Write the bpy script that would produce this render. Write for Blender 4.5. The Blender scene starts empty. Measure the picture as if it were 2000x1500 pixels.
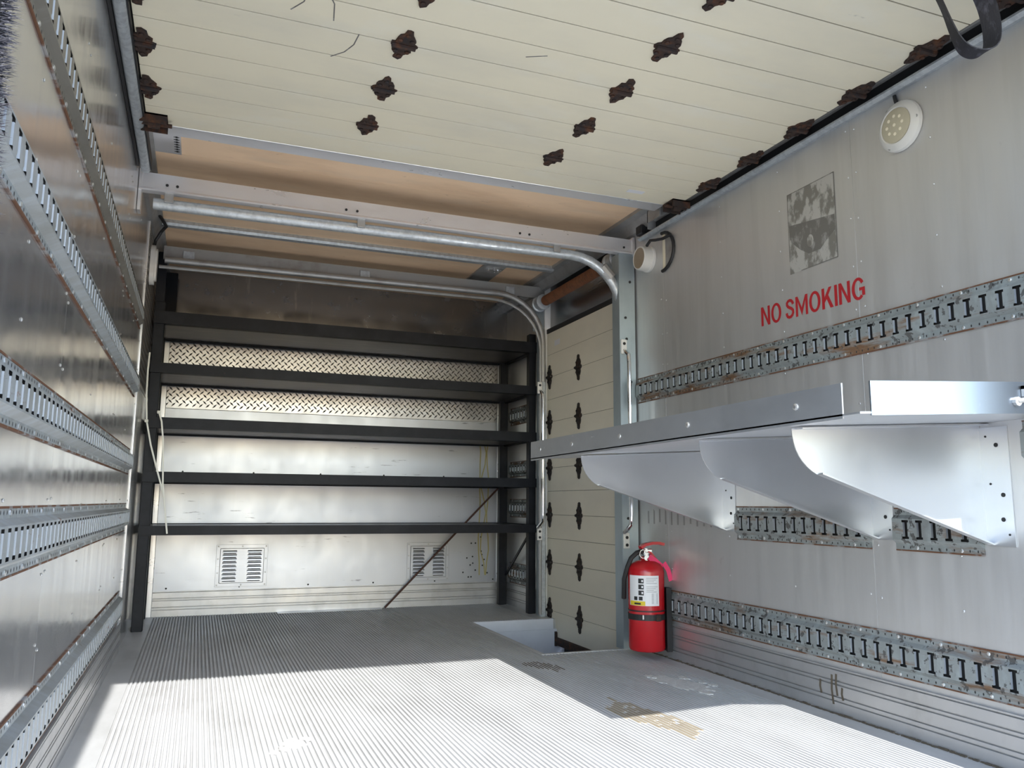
import bpy, math, random
from mathutils import Vector, Matrix
random.seed(7)
scene = bpy.context.scene
COL = scene.collection
# ------------------------------------------------------------------ camera
F_PX = 1567.5
cam_d = bpy.data.cameras.new('camera'); cam = bpy.data.objects.new('camera', cam_d); COL.objects.link(cam)
cam_d.sensor_width = 36.0; cam_d.lens = F_PX / 2000 * 36.0; cam_d.clip_start = 0.02
def cam_basis(vx, vy, slope):
    Y = Vector((vx-1000, -(vy-750), -F_PX)).normalized()
    Z = Vector((1, -slope, 0)).cross(Y).normalized()
    if Z.y < 0: Z = -Z
    X = Y.cross(Z)
    return Matrix((X, Y, Z))          # rows: world axes seen from the camera
cam.matrix_world = Matrix.Translation((0, 0, 0.69)) @ cam_basis(386.9, 978.65, 0.00681).to_4x4()
scene.camera = cam
# ------------------------------------------------------------------ world, sun, exposure
world = bpy.data.worlds.new('world'); scene.world = world; world.use_nodes = True
wn = world.node_tree.nodes; wl = world.node_tree.links
bg = wn['Background']; sky = wn.new('ShaderNodeTexSky'); sky.sky_type = 'NISHITA'
sky.sun_disc = False; sky.sun_elevation = math.radians(38); sky.sun_rotation = math.radians(180)
sky.air_density = 1.0; sky.dust_density = 0.6
wl.new(sky.outputs[0], bg.inputs[0]); bg.inputs[1].default_value = 0.36
sun_d = bpy.data.lights.new('sun', 'SUN'); sun = bpy.data.objects.new('sun', sun_d); COL.objects.link(sun)
sun_d.energy = 5.0; sun_d.angle = math.radians(0.53); sun_d.color = (1.0, 0.985, 0.965)
sun.rotation_euler = Vector((0.0, 1.0, -0.7835)).to_track_quat('-Z', 'Y').to_euler()
vs = scene.view_settings
vs.view_transform = 'Standard'; vs.look = 'None'; vs.gamma = 1.0; vs.use_curve_mapping = False
vs.exposure = 0.85

# ------------------------------------------------------------------ helpers
class MB:
    def __init__(s): s.v = []; s.f = []
    def quad(s, *p):
        n = len(s.v); s.v += [tuple(q) for q in p]; s.f.append(tuple(range(n, n+len(p))))
    def box(s, x0, x1, y0, y1, z0, z1):
        n = len(s.v)
        s.v += [(x, y, z) for z in (z0, z1) for y in (y0, y1) for x in (x0, x1)]
        for f in ((0,2,3,1),(4,5,7,6),(0,1,5,4),(2,6,7,3),(0,4,6,2),(1,3,7,5)): s.f.append(tuple(n+i for i in f))
        return s
    def bbox(s, x0, x1, y0, y1, z0, z1, b=.002):          # box with chamfered edges
        n0 = len(s.v)
        P = []
        for z, iz in ((z0,1),(z1,-1)):
            for y, iy in ((y0,1),(y1,-1)):
                for x, ix in ((x0,1),(x1,-1)):
                    P.append(((x, y+iy*b, z+iz*b), (x+ix*b, y, z+iz*b), (x+ix*b, y+iy*b, z)))
        for t in P: s.v += list(t)
        I = lambda c, k: n0+3*c+k
        s.f += [(I(0,0),I(4,0),I(6,0),I(2,0)), (I(1,0),I(3,0),I(7,0),I(5,0)), (I(0,1),I(1,1),I(5,1),I(4,1)),
                (I(2,1),I(6,1),I(7,1),I(3,1)), (I(0,2),I(2,2),I(3,2),I(1,2)), (I(4,2),I(5,2),I(7,2),I(6,2))]
        for a, b_, k1, k2 in ((0,1,1,2),(2,3,1,2),(4,5,1,2),(6,7,1,2),(0,2,0,2),(1,3,0,2),(4,6,0,2),(5,7,0,2),(0,4,0,1),(1,5,0,1),(2,6,0,1),(3,7,0,1)):
            s.f.append((I(a,k1),I(b_,k1),I(b_,k2),I(a,k2)))
        for c in range(8): s.f.append((I(c,0),I(c,1),I(c,2)))
        return s
    def prism(s, pts, fn, a, b):                           # polygon pts (u,v) extruded from a to b through fn(u,v,w)
        n = len(s.v); k = len(pts)
        s.v += [fn(u, v, a) for u, v in pts] + [fn(u, v, b) for u, v in pts]
        s.f.append(tuple(range(n, n+k))); s.f.append(tuple(range(n+2*k-1, n+k-1, -1)))
        for i in range(k):
            j = (i+1) % k; s.f.append((n+i, n+j, n+k+j, n+k+i))
        return s
    def tube(s, path, r, n=10, cap=True):
        path = [Vector(p) for p in path]; base = len(s.v); m = len(path)
        ref = None
        for i, p in enumerate(path):
            t = (path[min(i+1, m-1)] - path[max(i-1, 0)]).normalized()
            if ref is None:
                ref = Vector((0,0,1)) if abs(t.z) < .9 else Vector((1,0,0))
            a = (ref - t*ref.dot(t)).normalized(); b = t.cross(a); ref = a
            rr = r[i] if isinstance(r, (list, tuple)) else r
            for k in range(n):
                th = 2*math.pi*k/n; s.v.append(tuple(p + (a*math.cos(th) + b*math.sin(th))*rr))
        for i in range(m-1):
            for k in range(n):
                k2 = (k+1) % n
                s.f.append((base+i*n+k, base+i*n+k2, base+(i+1)*n+k2, base+(i+1)*n+k))
        if cap:
            s.f.append(tuple(base+k for k in range(n-1, -1, -1))); s.f.append(tuple(base+(m-1)*n+k for k in range(n)))
        return s
    def lathe(s, prof, c, axis='z', n=28):                 # prof: (radius, height) pairs around an axis through c
        base = len(s.v); m = len(prof); c = Vector(c)
        A = {'z': (Vector((1,0,0)), Vector((0,1,0)), Vector((0,0,1))), 'x': (Vector((0,1,0)), Vector((0,0,1)), Vector((1,0,0))),
             '-x': (Vector((0,0,1)), Vector((0,1,0)), Vector((-1,0,0))), 'y': (Vector((0,0,1)), Vector((1,0,0)), Vector((0,1,0)))}[axis]
        for r, h in prof:
            for k in range(n):
                th = 2*math.pi*k/n; s.v.append(tuple(c + A[0]*r*math.cos(th) + A[1]*r*math.sin(th) + A[2]*h))
        for i in range(m-1):
            for k in range(n):
                k2 = (k+1) % n; s.f.append((base+i*n+k, base+i*n+k2, base+(i+1)*n+k2, base+(i+1)*n+k))
        s.f.append(tuple(base+k for k in range(n-1, -1, -1))); s.f.append(tuple(base+(m-1)*n+k for k in range(n)))
        return s
    def ribbon(s, path, wdir, w, th):                      # flat strap: path of points, width direction
        path = [Vector(p) for p in path]; m = len(path); base = len(s.v)
        for i, p in enumerate(path):
            t = (path[min(i+1, m-1)] - path[max(i-1, 0)]).normalized()
            wd = wdir[i] if isinstance(wdir, list) else wdir
            wd = (Vector(wd) - t*t.dot(Vector(wd))).normalized(); nn = t.cross(wd)
            for a, b in ((-1,-1),(1,-1),(1,1),(-1,1)): s.v.append(tuple(p + wd*a*w/2 + nn*b*th/2))
        for i in range(m-1):
            for k in range(4):
                k2 = (k+1) % 4; s.f.append((base+i*4+k, base+i*4+k2, base+(i+1)*4+k2, base+(i+1)*4+k))
        s.f.append((base+3, base+2, base+1, base)); s.f.append(tuple(base+(m-1)*4+k for k in range(4)))
        return s
    def mesh(s, name, mat, smooth=False, off=(0,0,0)):
        me = bpy.data.meshes.new(name)
        me.from_pydata([(x-off[0], y-off[1], z-off[2]) for x, y, z in s.v], [], s.f)
        me.validate(); me.update()
        import bmesh
        bm = bmesh.new(); bm.from_mesh(me); bmesh.ops.recalc_face_normals(bm, faces=bm.faces[:])
        if smooth:
            for f in bm.faces: f.smooth = True
            for e in bm.edges:
                if len(e.link_faces) == 2 and e.calc_face_angle(0) > .6: e.smooth = False
        bm.to_mesh(me); bm.free()
        me.materials.append(mat)
        return me
ORG = {}
def link(name, data=None): o = bpy.data.objects.new(name, data); COL.objects.link(o); return o
def tag(o, label=None, cat=None, group=None, kind=None):
    if label: o['label'] = label
    if cat: o['category'] = cat
    if group: o['group'] = group
    if kind: o['kind'] = kind
    return o
def thing(name, loc, label, cat, group=None):
    o = link(name); o.location = loc; o.empty_display_size = .05; ORG[o.name] = tuple(loc); return tag(o, label, cat, group)
def part(name, mb, mat, parent, smooth=False, label=None, kind=None):
    off = ORG[parent.name]
    o = link(name, mb.mesh(name, mat, smooth, off)); o.parent = parent; ORG[o.name] = off
    if label: o['label'] = label
    if kind: o['kind'] = kind
    return o
def inst(name, me, parent, loc, rot=None, label=None):      # an alike piece sharing mesh data; loc in world
    off = ORG[parent.name]; o = link(name, me); o.parent = parent
    o.location = tuple(loc[i]-off[i] for i in range(3))
    if rot: o.rotation_euler = rot
    ORG[o.name] = tuple(loc)
    if label: o['label'] = label
    return o
def single(name, mb, mat, label, cat, smooth=False, group=None):
    xs = [v[0] for v in mb.v]; ys = [v[1] for v in mb.v]; zs = [v[2] for v in mb.v]
    c = ((min(xs)+max(xs))/2, (min(ys)+max(ys))/2, min(zs))
    o = link(name, mb.mesh(name, mat, smooth, c)); o.location = c; ORG[o.name] = c
    return tag(o, label, cat, group)
def struct(name, mb, mat, label=None, smooth=False):
    o = link(name, mb.mesh(name, mat, smooth)); ORG[o.name] = (0,0,0); o['kind'] = 'structure'
    if label: o['label'] = label
    return o

# ------------------------------------------------------------------ materials
def mat(name, col, rough=.5, metal=0.0, layers=(), bump=None, rvar=None, spec=.5):
    """layers: (colour, scale xyz, threshold lo, hi, detail, strength[, rough]) world-space noise patches"""
    m = bpy.data.materials.new(name); m.use_nodes = True
    N = m.node_tree.nodes; L = m.node_tree.links; b = N['Principled BSDF']
    b.inputs['Roughness'].default_value = rough; b.inputs['Metallic'].default_value = metal
    b.inputs['Specular IOR Level'].default_value = spec
    b.inputs['Base Color'].default_value = (*col, 1)
    geo = N.new('ShaderNodeNewGeometry')
    def noise(scale, detail, off=0):
        mp = N.new('ShaderNodeMapping'); mp.inputs['Scale'].default_value = scale; mp.inputs['Location'].default_value = (off, off*.7, off*1.3)
        L.new(geo.outputs['Position'], mp.inputs[0])
        n = N.new('ShaderNodeTexNoise'); n.inputs['Scale'].default_value = 1; n.inputs['Detail'].default_value = detail; n.inputs['Roughness'].default_value = .62
        L.new(mp.outputs[0], n.inputs['Vector']); return n
    cur = None; met = None; rgh = None
    for i, ly in enumerate(layers):
        c2, sc, lo, hi, det, st = ly[:6]
        n = noise(sc, det, 3.1*i)
        r = N.new('ShaderNodeMapRange'); r.inputs[1].default_value = lo; r.inputs[2].default_value = hi; r.inputs[4].default_value = st
        L.new(n.outputs[0], r.inputs[0])
        mx = N.new('ShaderNodeMixRGB'); L.new(r.outputs[0], mx.inputs[0])
        if cur: L.new(cur, mx.inputs[1])
        else: mx.inputs[1].default_value = (*col, 1)
        mx.inputs[2].default_value = (*c2, 1); cur = mx.outputs[0]
        if len(ly) > 6:
            q = N.new('ShaderNodeMix'); L.new(r.outputs[0], q.inputs[0])
            if rgh: L.new(rgh, q.inputs[2])
            else: q.inputs[2].default_value = rough
            q.inputs[3].default_value = ly[6]; rgh = q.outputs[0]
        if len(ly) > 7:
            q = N.new('ShaderNodeMix'); L.new(r.outputs[0], q.inputs[0])
            if met: L.new(met, q.inputs[2])
            else: q.inputs[2].default_value = metal
            q.inputs[3].default_value = ly[7]; met = q.outputs[0]
    if cur: L.new(cur, b.inputs['Base Color'])
    if rvar:
        sc, lo, hi = rvar; n = noise(sc, 4, 11)
        r = N.new('ShaderNodeMapRange'); r.inputs[1].default_value = .3; r.inputs[2].default_value = .7; r.inputs[3].default_value = lo; r.inputs[4].default_value = hi
        L.new(n.outputs[0], r.inputs[0]); rgh = r.outputs[0]
    if rgh: L.new(rgh, b.inputs['Roughness'])
    if met: L.new(met, b.inputs['Metallic'])
    if bump:
        bl = bump if isinstance(bump, list) else [bump]; prev = None
        for i, (sc, dist) in enumerate(bl):
            n = noise(sc, 3, 5+i); bp = N.new('ShaderNodeBump'); bp.inputs['Strength'].default_value = 1; bp.inputs['Distance'].default_value = dist
            L.new(n.outputs[0], bp.inputs['Height'])
            if prev: L.new(prev, bp.inputs['Normal'])
            prev = bp.outputs[0]
        L.new(prev, b.inputs['Normal'])
    return m
M = {}
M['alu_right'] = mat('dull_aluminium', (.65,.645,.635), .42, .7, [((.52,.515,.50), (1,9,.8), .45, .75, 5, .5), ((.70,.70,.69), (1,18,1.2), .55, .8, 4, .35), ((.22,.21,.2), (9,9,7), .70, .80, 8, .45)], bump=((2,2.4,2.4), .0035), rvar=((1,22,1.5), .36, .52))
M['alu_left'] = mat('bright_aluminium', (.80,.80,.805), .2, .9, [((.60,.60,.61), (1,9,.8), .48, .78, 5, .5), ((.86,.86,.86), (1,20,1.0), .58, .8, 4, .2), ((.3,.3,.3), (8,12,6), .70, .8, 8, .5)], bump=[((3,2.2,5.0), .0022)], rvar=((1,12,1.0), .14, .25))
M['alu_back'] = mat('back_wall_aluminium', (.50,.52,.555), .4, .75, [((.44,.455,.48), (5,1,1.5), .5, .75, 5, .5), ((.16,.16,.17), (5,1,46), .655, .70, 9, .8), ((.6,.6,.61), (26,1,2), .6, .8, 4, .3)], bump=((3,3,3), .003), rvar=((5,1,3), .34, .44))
M['alu_top'] = mat('aluminium_painted_dark_reflection', (.34,.335,.33), .2, .92, [((.85,.84,.8), (90,90,90), .73, .76, 2, .7), ((.62,.61,.58), (22,1,4), .62, .72, 4, .5)], rvar=((8,1,8), .16, .3))  # same aluminium, with its dark reflection painted into the base colour
M['kick'] = mat('extruded_kick_plate', (.54,.54,.54), .4, .7, [((.34,.34,.33), (9,9,6), .5, .75, 6, .5), ((.12,.12,.12), (30,30,30), .72, .78, 5, .7)], rvar=((10,10,4), .28, .46))
M['tread'] = mat('tread_plate', (.56,.555,.545), .36, .85, [((.36,.355,.35), (5,5,5), .45, .7, 3, .5)], rvar=((6,6,6), .28, .42))
M['tread_bump'] = mat('tread_bumps', (.30,.295,.285), .3, .85)
M['floor'] = mat('ridged_floor_aluminium', (.66,.665,.66), .5, .2, [((.46,.46,.45), (2.2,1.1,1), .45, .70, 6, .7), ((.78,.785,.79), (60,9,1), .5, .75, 4, .5), ((.17,.165,.16), (34,3.2,1), .68, .76, 6, .5)], bump=((240,120,100), .0008), rvar=((5,3,3), .4, .6))
M['floor_gap'] = mat('floor_channel_shade_dirt', (.50,.50,.495), .6, .1, [((.34,.335,.325), (6,2,1), .4, .7, 6, .8), ((.52,.52,.52), (40,6,1), .58, .75, 4, .6)])  # channels coloured darker than ridge tops to add relief shade, with patchy dirt
M['floor_flat'] = mat('flat_floor_strip', (.64,.64,.63), .5, .3, [((.48,.48,.46), (6,2,1), .42, .7, 6, .7), ((.18,.17,.16), (16,9,1), .70, .78, 6, .6)], rvar=((5,3,3), .4, .58))
M['etrack'] = mat('worn_galvanised_rail', (.30,.325,.32), .5, .4, [((.42,.47,.48), (9,22,12), .5, .7, 5, .7), ((.17,.085,.035), (5,3,22), .53, .64, 7, .95, .85, .0), ((.06,.055,.05), (38,38,38), .57, .61, 6, .85, .8, .0)], bump=((60,60,60), .0008))
M['etrack_left'] = mat('galvanised_rail', (.47,.50,.51), .42, .6, [((.55,.60,.64), (8,26,5), .46, .66, 4, .8), ((.36,.37,.35), (6,5,9), .5, .7, 5, .7), ((.2,.085,.035), (7,5,26), .64, .70, 7, .9, .85, .0)], bump=((50,50,50), .0008))
M['etrack_dark'] = mat('bronze_weathered_rail', (.27,.255,.225), .42, .6, [((.18,.17,.15), (5,4,20), .45, .7, 5, .7), ((.4,.39,.36), (6,12,9), .6, .75, 4, .5)])
M['recess_shade'] = mat('painted_recess_shade', (.025,.024,.024), .9, 0)  # near-black colour stands in for shade inside slots and recesses
M['rail_rim'] = mat('slot_tongue', (.34,.37,.40), .5, .4)
M['rail_edge'] = mat('rail_rust_edge', (.13,.055,.025), .85, 0, [((.3,.3,.29), (9,14,9), .52, .62, 5, .8)])
M['rivet'] = mat('rivet_metal', (.75,.75,.74), .35, .9)
M['hole'] = mat('dark_dimple', (.03,.03,.03), .9)
M['cream'] = mat('cream_door_paint', (.84,.77,.585), .42, 0, [((.68,.64,.52), (1.4,3,3), .45, .72, 5, .6), ((.83,.80,.68), (3,6,6), .55, .75, 4, .5), ((.30,.28,.23), (8,22,22), .715, .77, 8, .55)], bump=((18,18,18), .0006))
M['cream_side'] = mat('cream_side_door_paint', (.80,.75,.615), .45, 0, [((.68,.635,.53), (3,1.6,3), .45, .72, 5, .6), ((.24,.22,.19), (20,12,18), .73, .78, 8, .5)])
M['seam'] = mat('seam_grime', (.10,.08,.055), .8)
M['rust'] = mat('rusted_hinge_steel', (.040,.024,.018), .8, .1, [((.12,.045,.018), (26,26,26), .5, .66, 6, .8), ((.02,.02,.022), (34,34,34), .52, .68, 5, .9)], bump=((120,120,120), .0015))
M['dark_steel'] = mat('dark_hinge_steel', (.035,.03,.028), .6, .4, [((.09,.04,.02), (30,30,30), .55, .7, 5, .6)])
M['galv'] = mat('galvanised_steel', (.56,.60,.62), .46, .6, [((.40,.43,.46), (45,45,45), .45, .6, 3, .6), ((.7,.72,.73), (70,70,70), .58, .7, 3, .5)], rvar=((40,40,40), .4, .6))
M['galv_blue'] = mat('blue_galvanised_post', (.42,.49,.52), .42, .6, [((.34,.40,.43), (8,8,5), .45, .7, 5, .6), ((.16,.14,.12), (30,30,18), .72, .78, 5, .6)])
M['galv_dull'] = mat('dull_galvanised_steel', (.40,.40,.39), .5, .55, [((.28,.255,.23), (9,9,9), .5, .7, 5, .7), ((.5,.5,.48), (110,110,110), .68, .74, 3, .7)])
M['beam'] = mat('aluminium_beam', (.86,.86,.87), .34, .6, [((.72,.71,.70), (3,9,9), .5, .75, 5, .5)], rvar=((4,9,9), .24, .4))
M['roof'] = mat('tan_roof_lining', (.92,.675,.45), .62, 0, [((.68,.46,.28), (1.0,3.4,1), .44, .66, 5, .8), ((.78,.60,.42), (2.2,9,1), .52, .72, 5, .7), ((.33,.2,.11), (14,26,1), .66, .76, 7, .5)], bump=((20,40,10), .0006))
M['black'] = mat('black_painted_steel', (.007,.008,.011), .5, .0, [((.017,.019,.023), (6,6,6), .45, .7, 5, .8), ((.09,.05,.03), (12,16,16), .70, .78, 6, .5)], spec=.25)
M['tray'] = mat('shelf_underside', (.10,.098,.095), .38, .55, [((.17,.15,.13), (5,14,5), .48, .7, 5, .7)])
M['rubber'] = mat('black_rubber', (.018,.018,.019), .55)
M['strap'] = mat('woven_black_strap', (.018,.018,.024), .6, 0, [((.10,.10,.125), (60,60,22), .54, .72, 4, .7)], bump=((300,300,60), .001))
M['brush'] = mat('grey_brush_bristle', (.030,.030,.040), .9, 0, [((.16,.16,.18), (160,160,40), .55, .66, 3, .8)])
M['red'] = mat('red_gloss_paint', (.48,.010,.016), .22, 0, [((.38,.008,.012), (9,9,9), .5, .7, 4, .5)], spec=.6)
M['red_print'] = mat('red_lettering', (.40,.012,.018), .5)
M['pink'] = mat('pink_tag', (.85,.06,.17), .5)
M['white'] = mat('white_plastic', (.70,.69,.65), .35, 0, [((.68,.66,.58), (14,14,14), .5, .75, 4, .5)])
M['paper'] = mat('white_label', (.78,.78,.79), .45)
M['ink'] = mat('black_ink', (.02,.02,.02), .5)
M['grey_ink'] = mat('grey_print', (.42,.42,.43), .5)
M['yellow'] = mat('yellow_print', (.75,.58,.03), .45)
M['lens'] = mat('frosted_lens', (.50,.46,.34), .25, 0, [((.58,.54,.42), (40,40,40), .5, .7, 3, .5)])
M['lens_dirty'] = mat('dirty_lens', (.30,.24,.165), .35, 0, [((.42,.36,.27), (22,22,22), .5, .7, 4, .7), ((.26,.12,.09), (9,9,14), .58, .74, 4, .5)])
M['led'] = mat('led_dot', (.86,.80,.62), .3)
M['chrome'] = mat('chrome', (.8,.8,.8), .12, 1.0)
M['shelf'] = mat('white_aluminium_shelf', (.70,.715,.735), .40, .85, [((.62,.635,.655), (3,3,3), .45, .72, 5, .5), ((.60,.60,.61), (40,4,60), .70, .75, 6, .4)], rvar=((4,4,4), .3, .44))
M['lip_end'] = mat('sky_tinted_shelf_end', (.40,.45,.52), .3, 1.0, [((.5,.54,.6), (30,4,50), .62, .7, 5, .6)])  # blue sky reflection painted into the end lip's base colour
M['shelf_lip'] = mat('scuffed_shelf_edge', (.50,.51,.52), .38, .75, [((.40,.41,.42), (5,3,5), .45, .7, 5, .6), ((.85,.85,.86), (60,14,70), .69, .73, 6, .9)], rvar=((6,6,6), .3, .48))
M['spring'] = mat('rusty_spring', (.20,.075,.03), .75, .1, [((.11,.045,.02), (30,30,30), .48, .65, 5, .7)])
M['rod'] = mat('rusted_rod', (.085,.04,.028), .8)
M['ties'] = mat('nylon_tie', (.74,.73,.64), .4)
M['step'] = mat('step_well_panel', (.66,.68,.73), .5, .2, [((.55,.57,.6), (5,5,5), .45, .7, 4, .5)])
M['ground'] = mat('concrete_yard', (.27,.265,.26), .85, 0, [((.22,.215,.21), (.6,.6,1), .4, .7, 5, .7)])
M['shell'] = mat('outer_body_paint', (.75,.75,.74), .5)
M['plaster'] = mat('dried_plaster', (.62,.61,.58), .85, 0, [((.48,.47,.45), (60,60,20), .48, .62, 5, .7)], bump=((110,110,60), .003))
M['stain'] = mat('brown_stain', (.31,.265,.19), .6, .1, [((.22,.18,.12), (30,8,1), .45, .7, 5, .7)])
M['imprint'] = mat('faint_imprint', (.40,.39,.38), .5, .6)
M['drip'] = mat('dried_yellow_drip', (.42,.36,.14), .5, 0)
M['ghost'] = mat('decal_residue', (.17,.16,.145), .6, .1, [((.36,.35,.33), (26,30,20), .52, .64, 8, .8)])
M['ghost_lite'] = mat('decal_residue_worn', (.53,.52,.495), .5, .4, [((.20,.19,.17), (10,22,13), .47, .56, 9, .85)])

# ------------------------------------------------------------------ dimensions (metres, floor top = 0)
XL, XR, YR, YB, ZR = -0.31, 2.042, 1.08, 5.40, 2.15
DY0, DY1 = 3.60, 4.74            # side door opening
HX0, HY0, HY1 = 1.535, 3.54, 4.57 # step well
# ================================================================== STRUCTURE
g = MB(); g.box(-40, 40, -45, 40, -1.05, -.95)
struct('ground', g, M['ground'], 'pale concrete yard outside the truck')
# ---- floor
fb = MB(); fb.box(XL, HX0-.024, YR-.1, YB, -.10, -.003); fb.box(HX0-.024, XR+.12, YR-.1, HY0-.024, -.10, -.003); fb.box(HX0-.024, XR+.12, HY1+.024, YB, -.10, -.003)
floor = struct('floor', fb, M['floor_gap'], 'ridged aluminium truck floor')
def ridge_plank(x0, x1, y0, y1):
    mb = MB(); n = max(3, round((x1-x0)/.0152)); p = (x1-x0)/n
    prof = [(x0+.0012, -.0025)]
    for i in range(n):
        a = x0+i*p
        prof += [(a+p*.20, -.0025), (a+p*.30, .002), (a+p*.80, .002), (a+p*.90, -.0025)]
    prof += [(x1-.0012, -.0025)]
    k = len(prof); mb.v = [(x, y0, z) for x, z in prof] + [(x, y1, z) for x, z in prof]
    mb.f = [(i, i+1, k+i+1, k+i) for i in range(k-1)]
    return mb
def plank_part(*a):
    o = part('floor_plank', ridge_plank(*a), M['floor'], floor); o.data.materials.append(M['floor_gap'])
    for f in o.data.polygons:
        if f.center.z < .0015: f.material_index = 1
FX0, FX1 = -.205, 1.945
w6 = (HX0-FX0)/6
for i in range(6): plank_part(FX0+i*w6, FX0+(i+1)*w6-.0005, YR-.1, YB-.01)
w2 = (FX1-HX0)/2
for i in range(2):
    plank_part(HX0+i*w2, HX0+(i+1)*w2-.0005, YR-.1, HY0-.02)
    plank_part(HX0+i*w2, HX0+(i+1)*w2-.0005, HY1+.024, YB-.01)
s = MB(); s.box(XL, FX0-.003, YR-.1, YB, -.003, .001); part('edge_strip', s, M['floor_flat'], floor)
s = MB(); s.box(FX1, XR, YR-.1, HY0-.02, -.003, .001); part('edge_strip', s, M['floor_flat'], floor)
s = MB(); s.box(FX1, XR, HY1+.02, YB, -.003, .001); part('edge_strip', s, M['floor_flat'], floor)
s = MB(); s.bbox(HX0-.022, HX0, HY0-.022, HY1+.02, -.06, .004); part('nosing', s, M['floor_flat'], floor)
s = MB(); s.bbox(HX0, XR, HY0-.022, HY0, -.06, .004); part('nosing', s, M['floor_flat'], floor)
s = MB(); s.bbox(HX0, XR, HY1, HY1+.022, -.06, .004); part('nosing', s, M['step'], floor)
s = MB(); s.bbox(.50, 1.16, 5.30, 5.395, .002, .005, .001); part('patch_plate', s, M['kick'], floor)
# step well
s = MB(); s.box(HX0, XR+.1, HY1+.001, HY1+.02, -.42, -.0595); part('step_panel', s, M['step'], floor)
s = MB(); s.box(HX0-.02, HX0-.001, HY0, HY1, -.42, -.0595); s.box(HX0, XR+.1, HY0-.02, HY0-.001, -.42, -.0595); s.box(HX0-.02, XR+.1, HY0-.02, HY1+.02, -.44, -.42); part('step_well', s, M['recess_shade'], floor)  # well sides and bottom coloured near-black to paint in their deep shade
s = MB(); s.box(XR+.072, XR+.10, HY0, HY1+.2, -.42, -.12); part('step_well_sill', s, M['recess_shade'], floor)
# ---- left wall: thick slab, then the aluminium sheets
wl_ = MB(); wl_.box(XL-.08, XL-.002, YR, YB+.06, -.1, ZR+.03)
wall_left = struct('wall_left', wl_, M['shell'])
def sheet_x(x, t, y0, y1, z0, z1): 
    mb = MB(); mb.bbox(min(x, x+t), max(x, x+t), y0, y1, z0, z1, .0002); return mb
for a, b in ((YR, 2.06), (2.06, 3.28), (3.28, 4.24)):
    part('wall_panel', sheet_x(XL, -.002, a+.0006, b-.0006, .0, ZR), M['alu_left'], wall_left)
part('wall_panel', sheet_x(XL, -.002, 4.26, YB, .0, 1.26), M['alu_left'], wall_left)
s = MB(); s.bbox(XL, XL+.006, 4.236, 4.262, 0, 2.12, .002); part('edge_molding', s, M['beam'], wall_left)
# ---- right wall around the side door opening
wr = MB(); wr.box(XR+.002, XR+.14, YR, DY0-.05, -.1, ZR+.03); wr.box(XR+.002, XR+.14, DY1+.06, YB+.06, -.1, ZR+.03); wr.box(XR+.006, XR+.14, DY1-.02, DY1+.06, -.44, ZR+.03); wr.box(XR+.006, XR+.14, DY0-.05, DY0+.025, -.44, ZR+.03); wr.box(XR+.05, XR+.14, DY0-.05, DY1+.06, 1.83, ZR+.03)
wall_right = struct('wall_right', wr, M['shell'])
for a, b in ((YR, 2.04), (2.04, 3.262), (3.262, 3.55)):
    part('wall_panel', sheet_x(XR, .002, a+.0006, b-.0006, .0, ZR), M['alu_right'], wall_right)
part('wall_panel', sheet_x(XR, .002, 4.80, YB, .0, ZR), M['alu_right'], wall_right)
part('lintel_panel', sheet_x(XR+.048, .002, DY0-.05, DY1+.06, 1.83, ZR), M['alu_top'], wall_right)
# ---- back wall
wb = MB(); wb.box(XL-.08, XR+.14, YB+.002, YB+.08, -.1, ZR+.03)
wall_back = struct('wall_back', wb, M['shell'])
def sheet_y(y, x0, x1, z0, z1, t=.002): mb = MB(); mb.bbox(x0, x1, y, y+t, z0, z1, .0008); return mb
part('wall_panel', sheet_y(YB, XL, XR, 1.76, ZR), M['alu_top'], wall_back)
part('wall_panel', sheet_y(YB, XL, XR, .145, 1.26), M['alu_back'], wall_back)
# diamond tread plates
def tread_mesh(u0, u1, v0, v1, p, fn, lng, wid, h):
    mb = MB(); c4 = math.sqrt(.5); n_ = int((u1-u0+v1-v0)/p)+2
    for i in range(-n_, n_):
        for j in range(-n_, n_):
            cu = u0+(i-j)*p*c4; cv = v0+(i+j)*p*c4
            if not (u0+lng*.4 < cu < u1-lng*.4 and v0+lng*.4 < cv < v1-lng*.4): continue
            a = math.radians(45 if (i+j) % 2 else -45); du, dv = math.cos(a), math.sin(a)
            P = [(cu+du*lng/2, cv+dv*lng/2), (cu-dv*wid/2, cv+du*wid/2), (cu-du*lng/2, cv-dv*lng/2), (cu+dv*wid/2, cv-du*wid/2)]
            n = len(mb.v); mb.v += [fn(u, v, 0) for u, v in P] + [fn(cu+du*lng*.2, cv+dv*lng*.2, h), fn(cu-du*lng*.2, cv-dv*lng*.2, h)]
            mb.f += [(n, n+1, n+4), (n+1, n+2, n+5), (n+1, n+5, n+4), (n+2, n+3, n+5), (n+3, n, n+4), (n+3, n+4, n+5)]
    return mb
tp = part('tread_plate', sheet_y(YB-.003, -.245, 1.985, 1.262, 1.76), M['tread'], wall_back)
part('tread_bumps', tread_mesh(-.24, 1.98, 1.265, 1.758, .0285, lambda u, v, h: (u, YB-.003-h, v), .037, .0105, .003), M['tread_bump'], tp, kind='stuff')
tl = part('tread_plate', sheet_x(XL+.003, -.003, 4.265, 5.30, 1.26, 2.13), M['tread'], wall_left)
part('tread_bumps', tread_mesh(4.27, 5.295, 1.265, 2.125, .0285, lambda u, v, h: (XL+.003+h, u, v), .037, .0105, .003), M['tread_bump'], tl, kind='stuff')
for x0, x1 in ((-.262, -.222), (1.975, 2.0)):
    s = MB(); s.bbox(x0, x1, YB-.014, YB, 0, 1.76, .003); part('corner_molding', s, M['beam'], wall_back)
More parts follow.
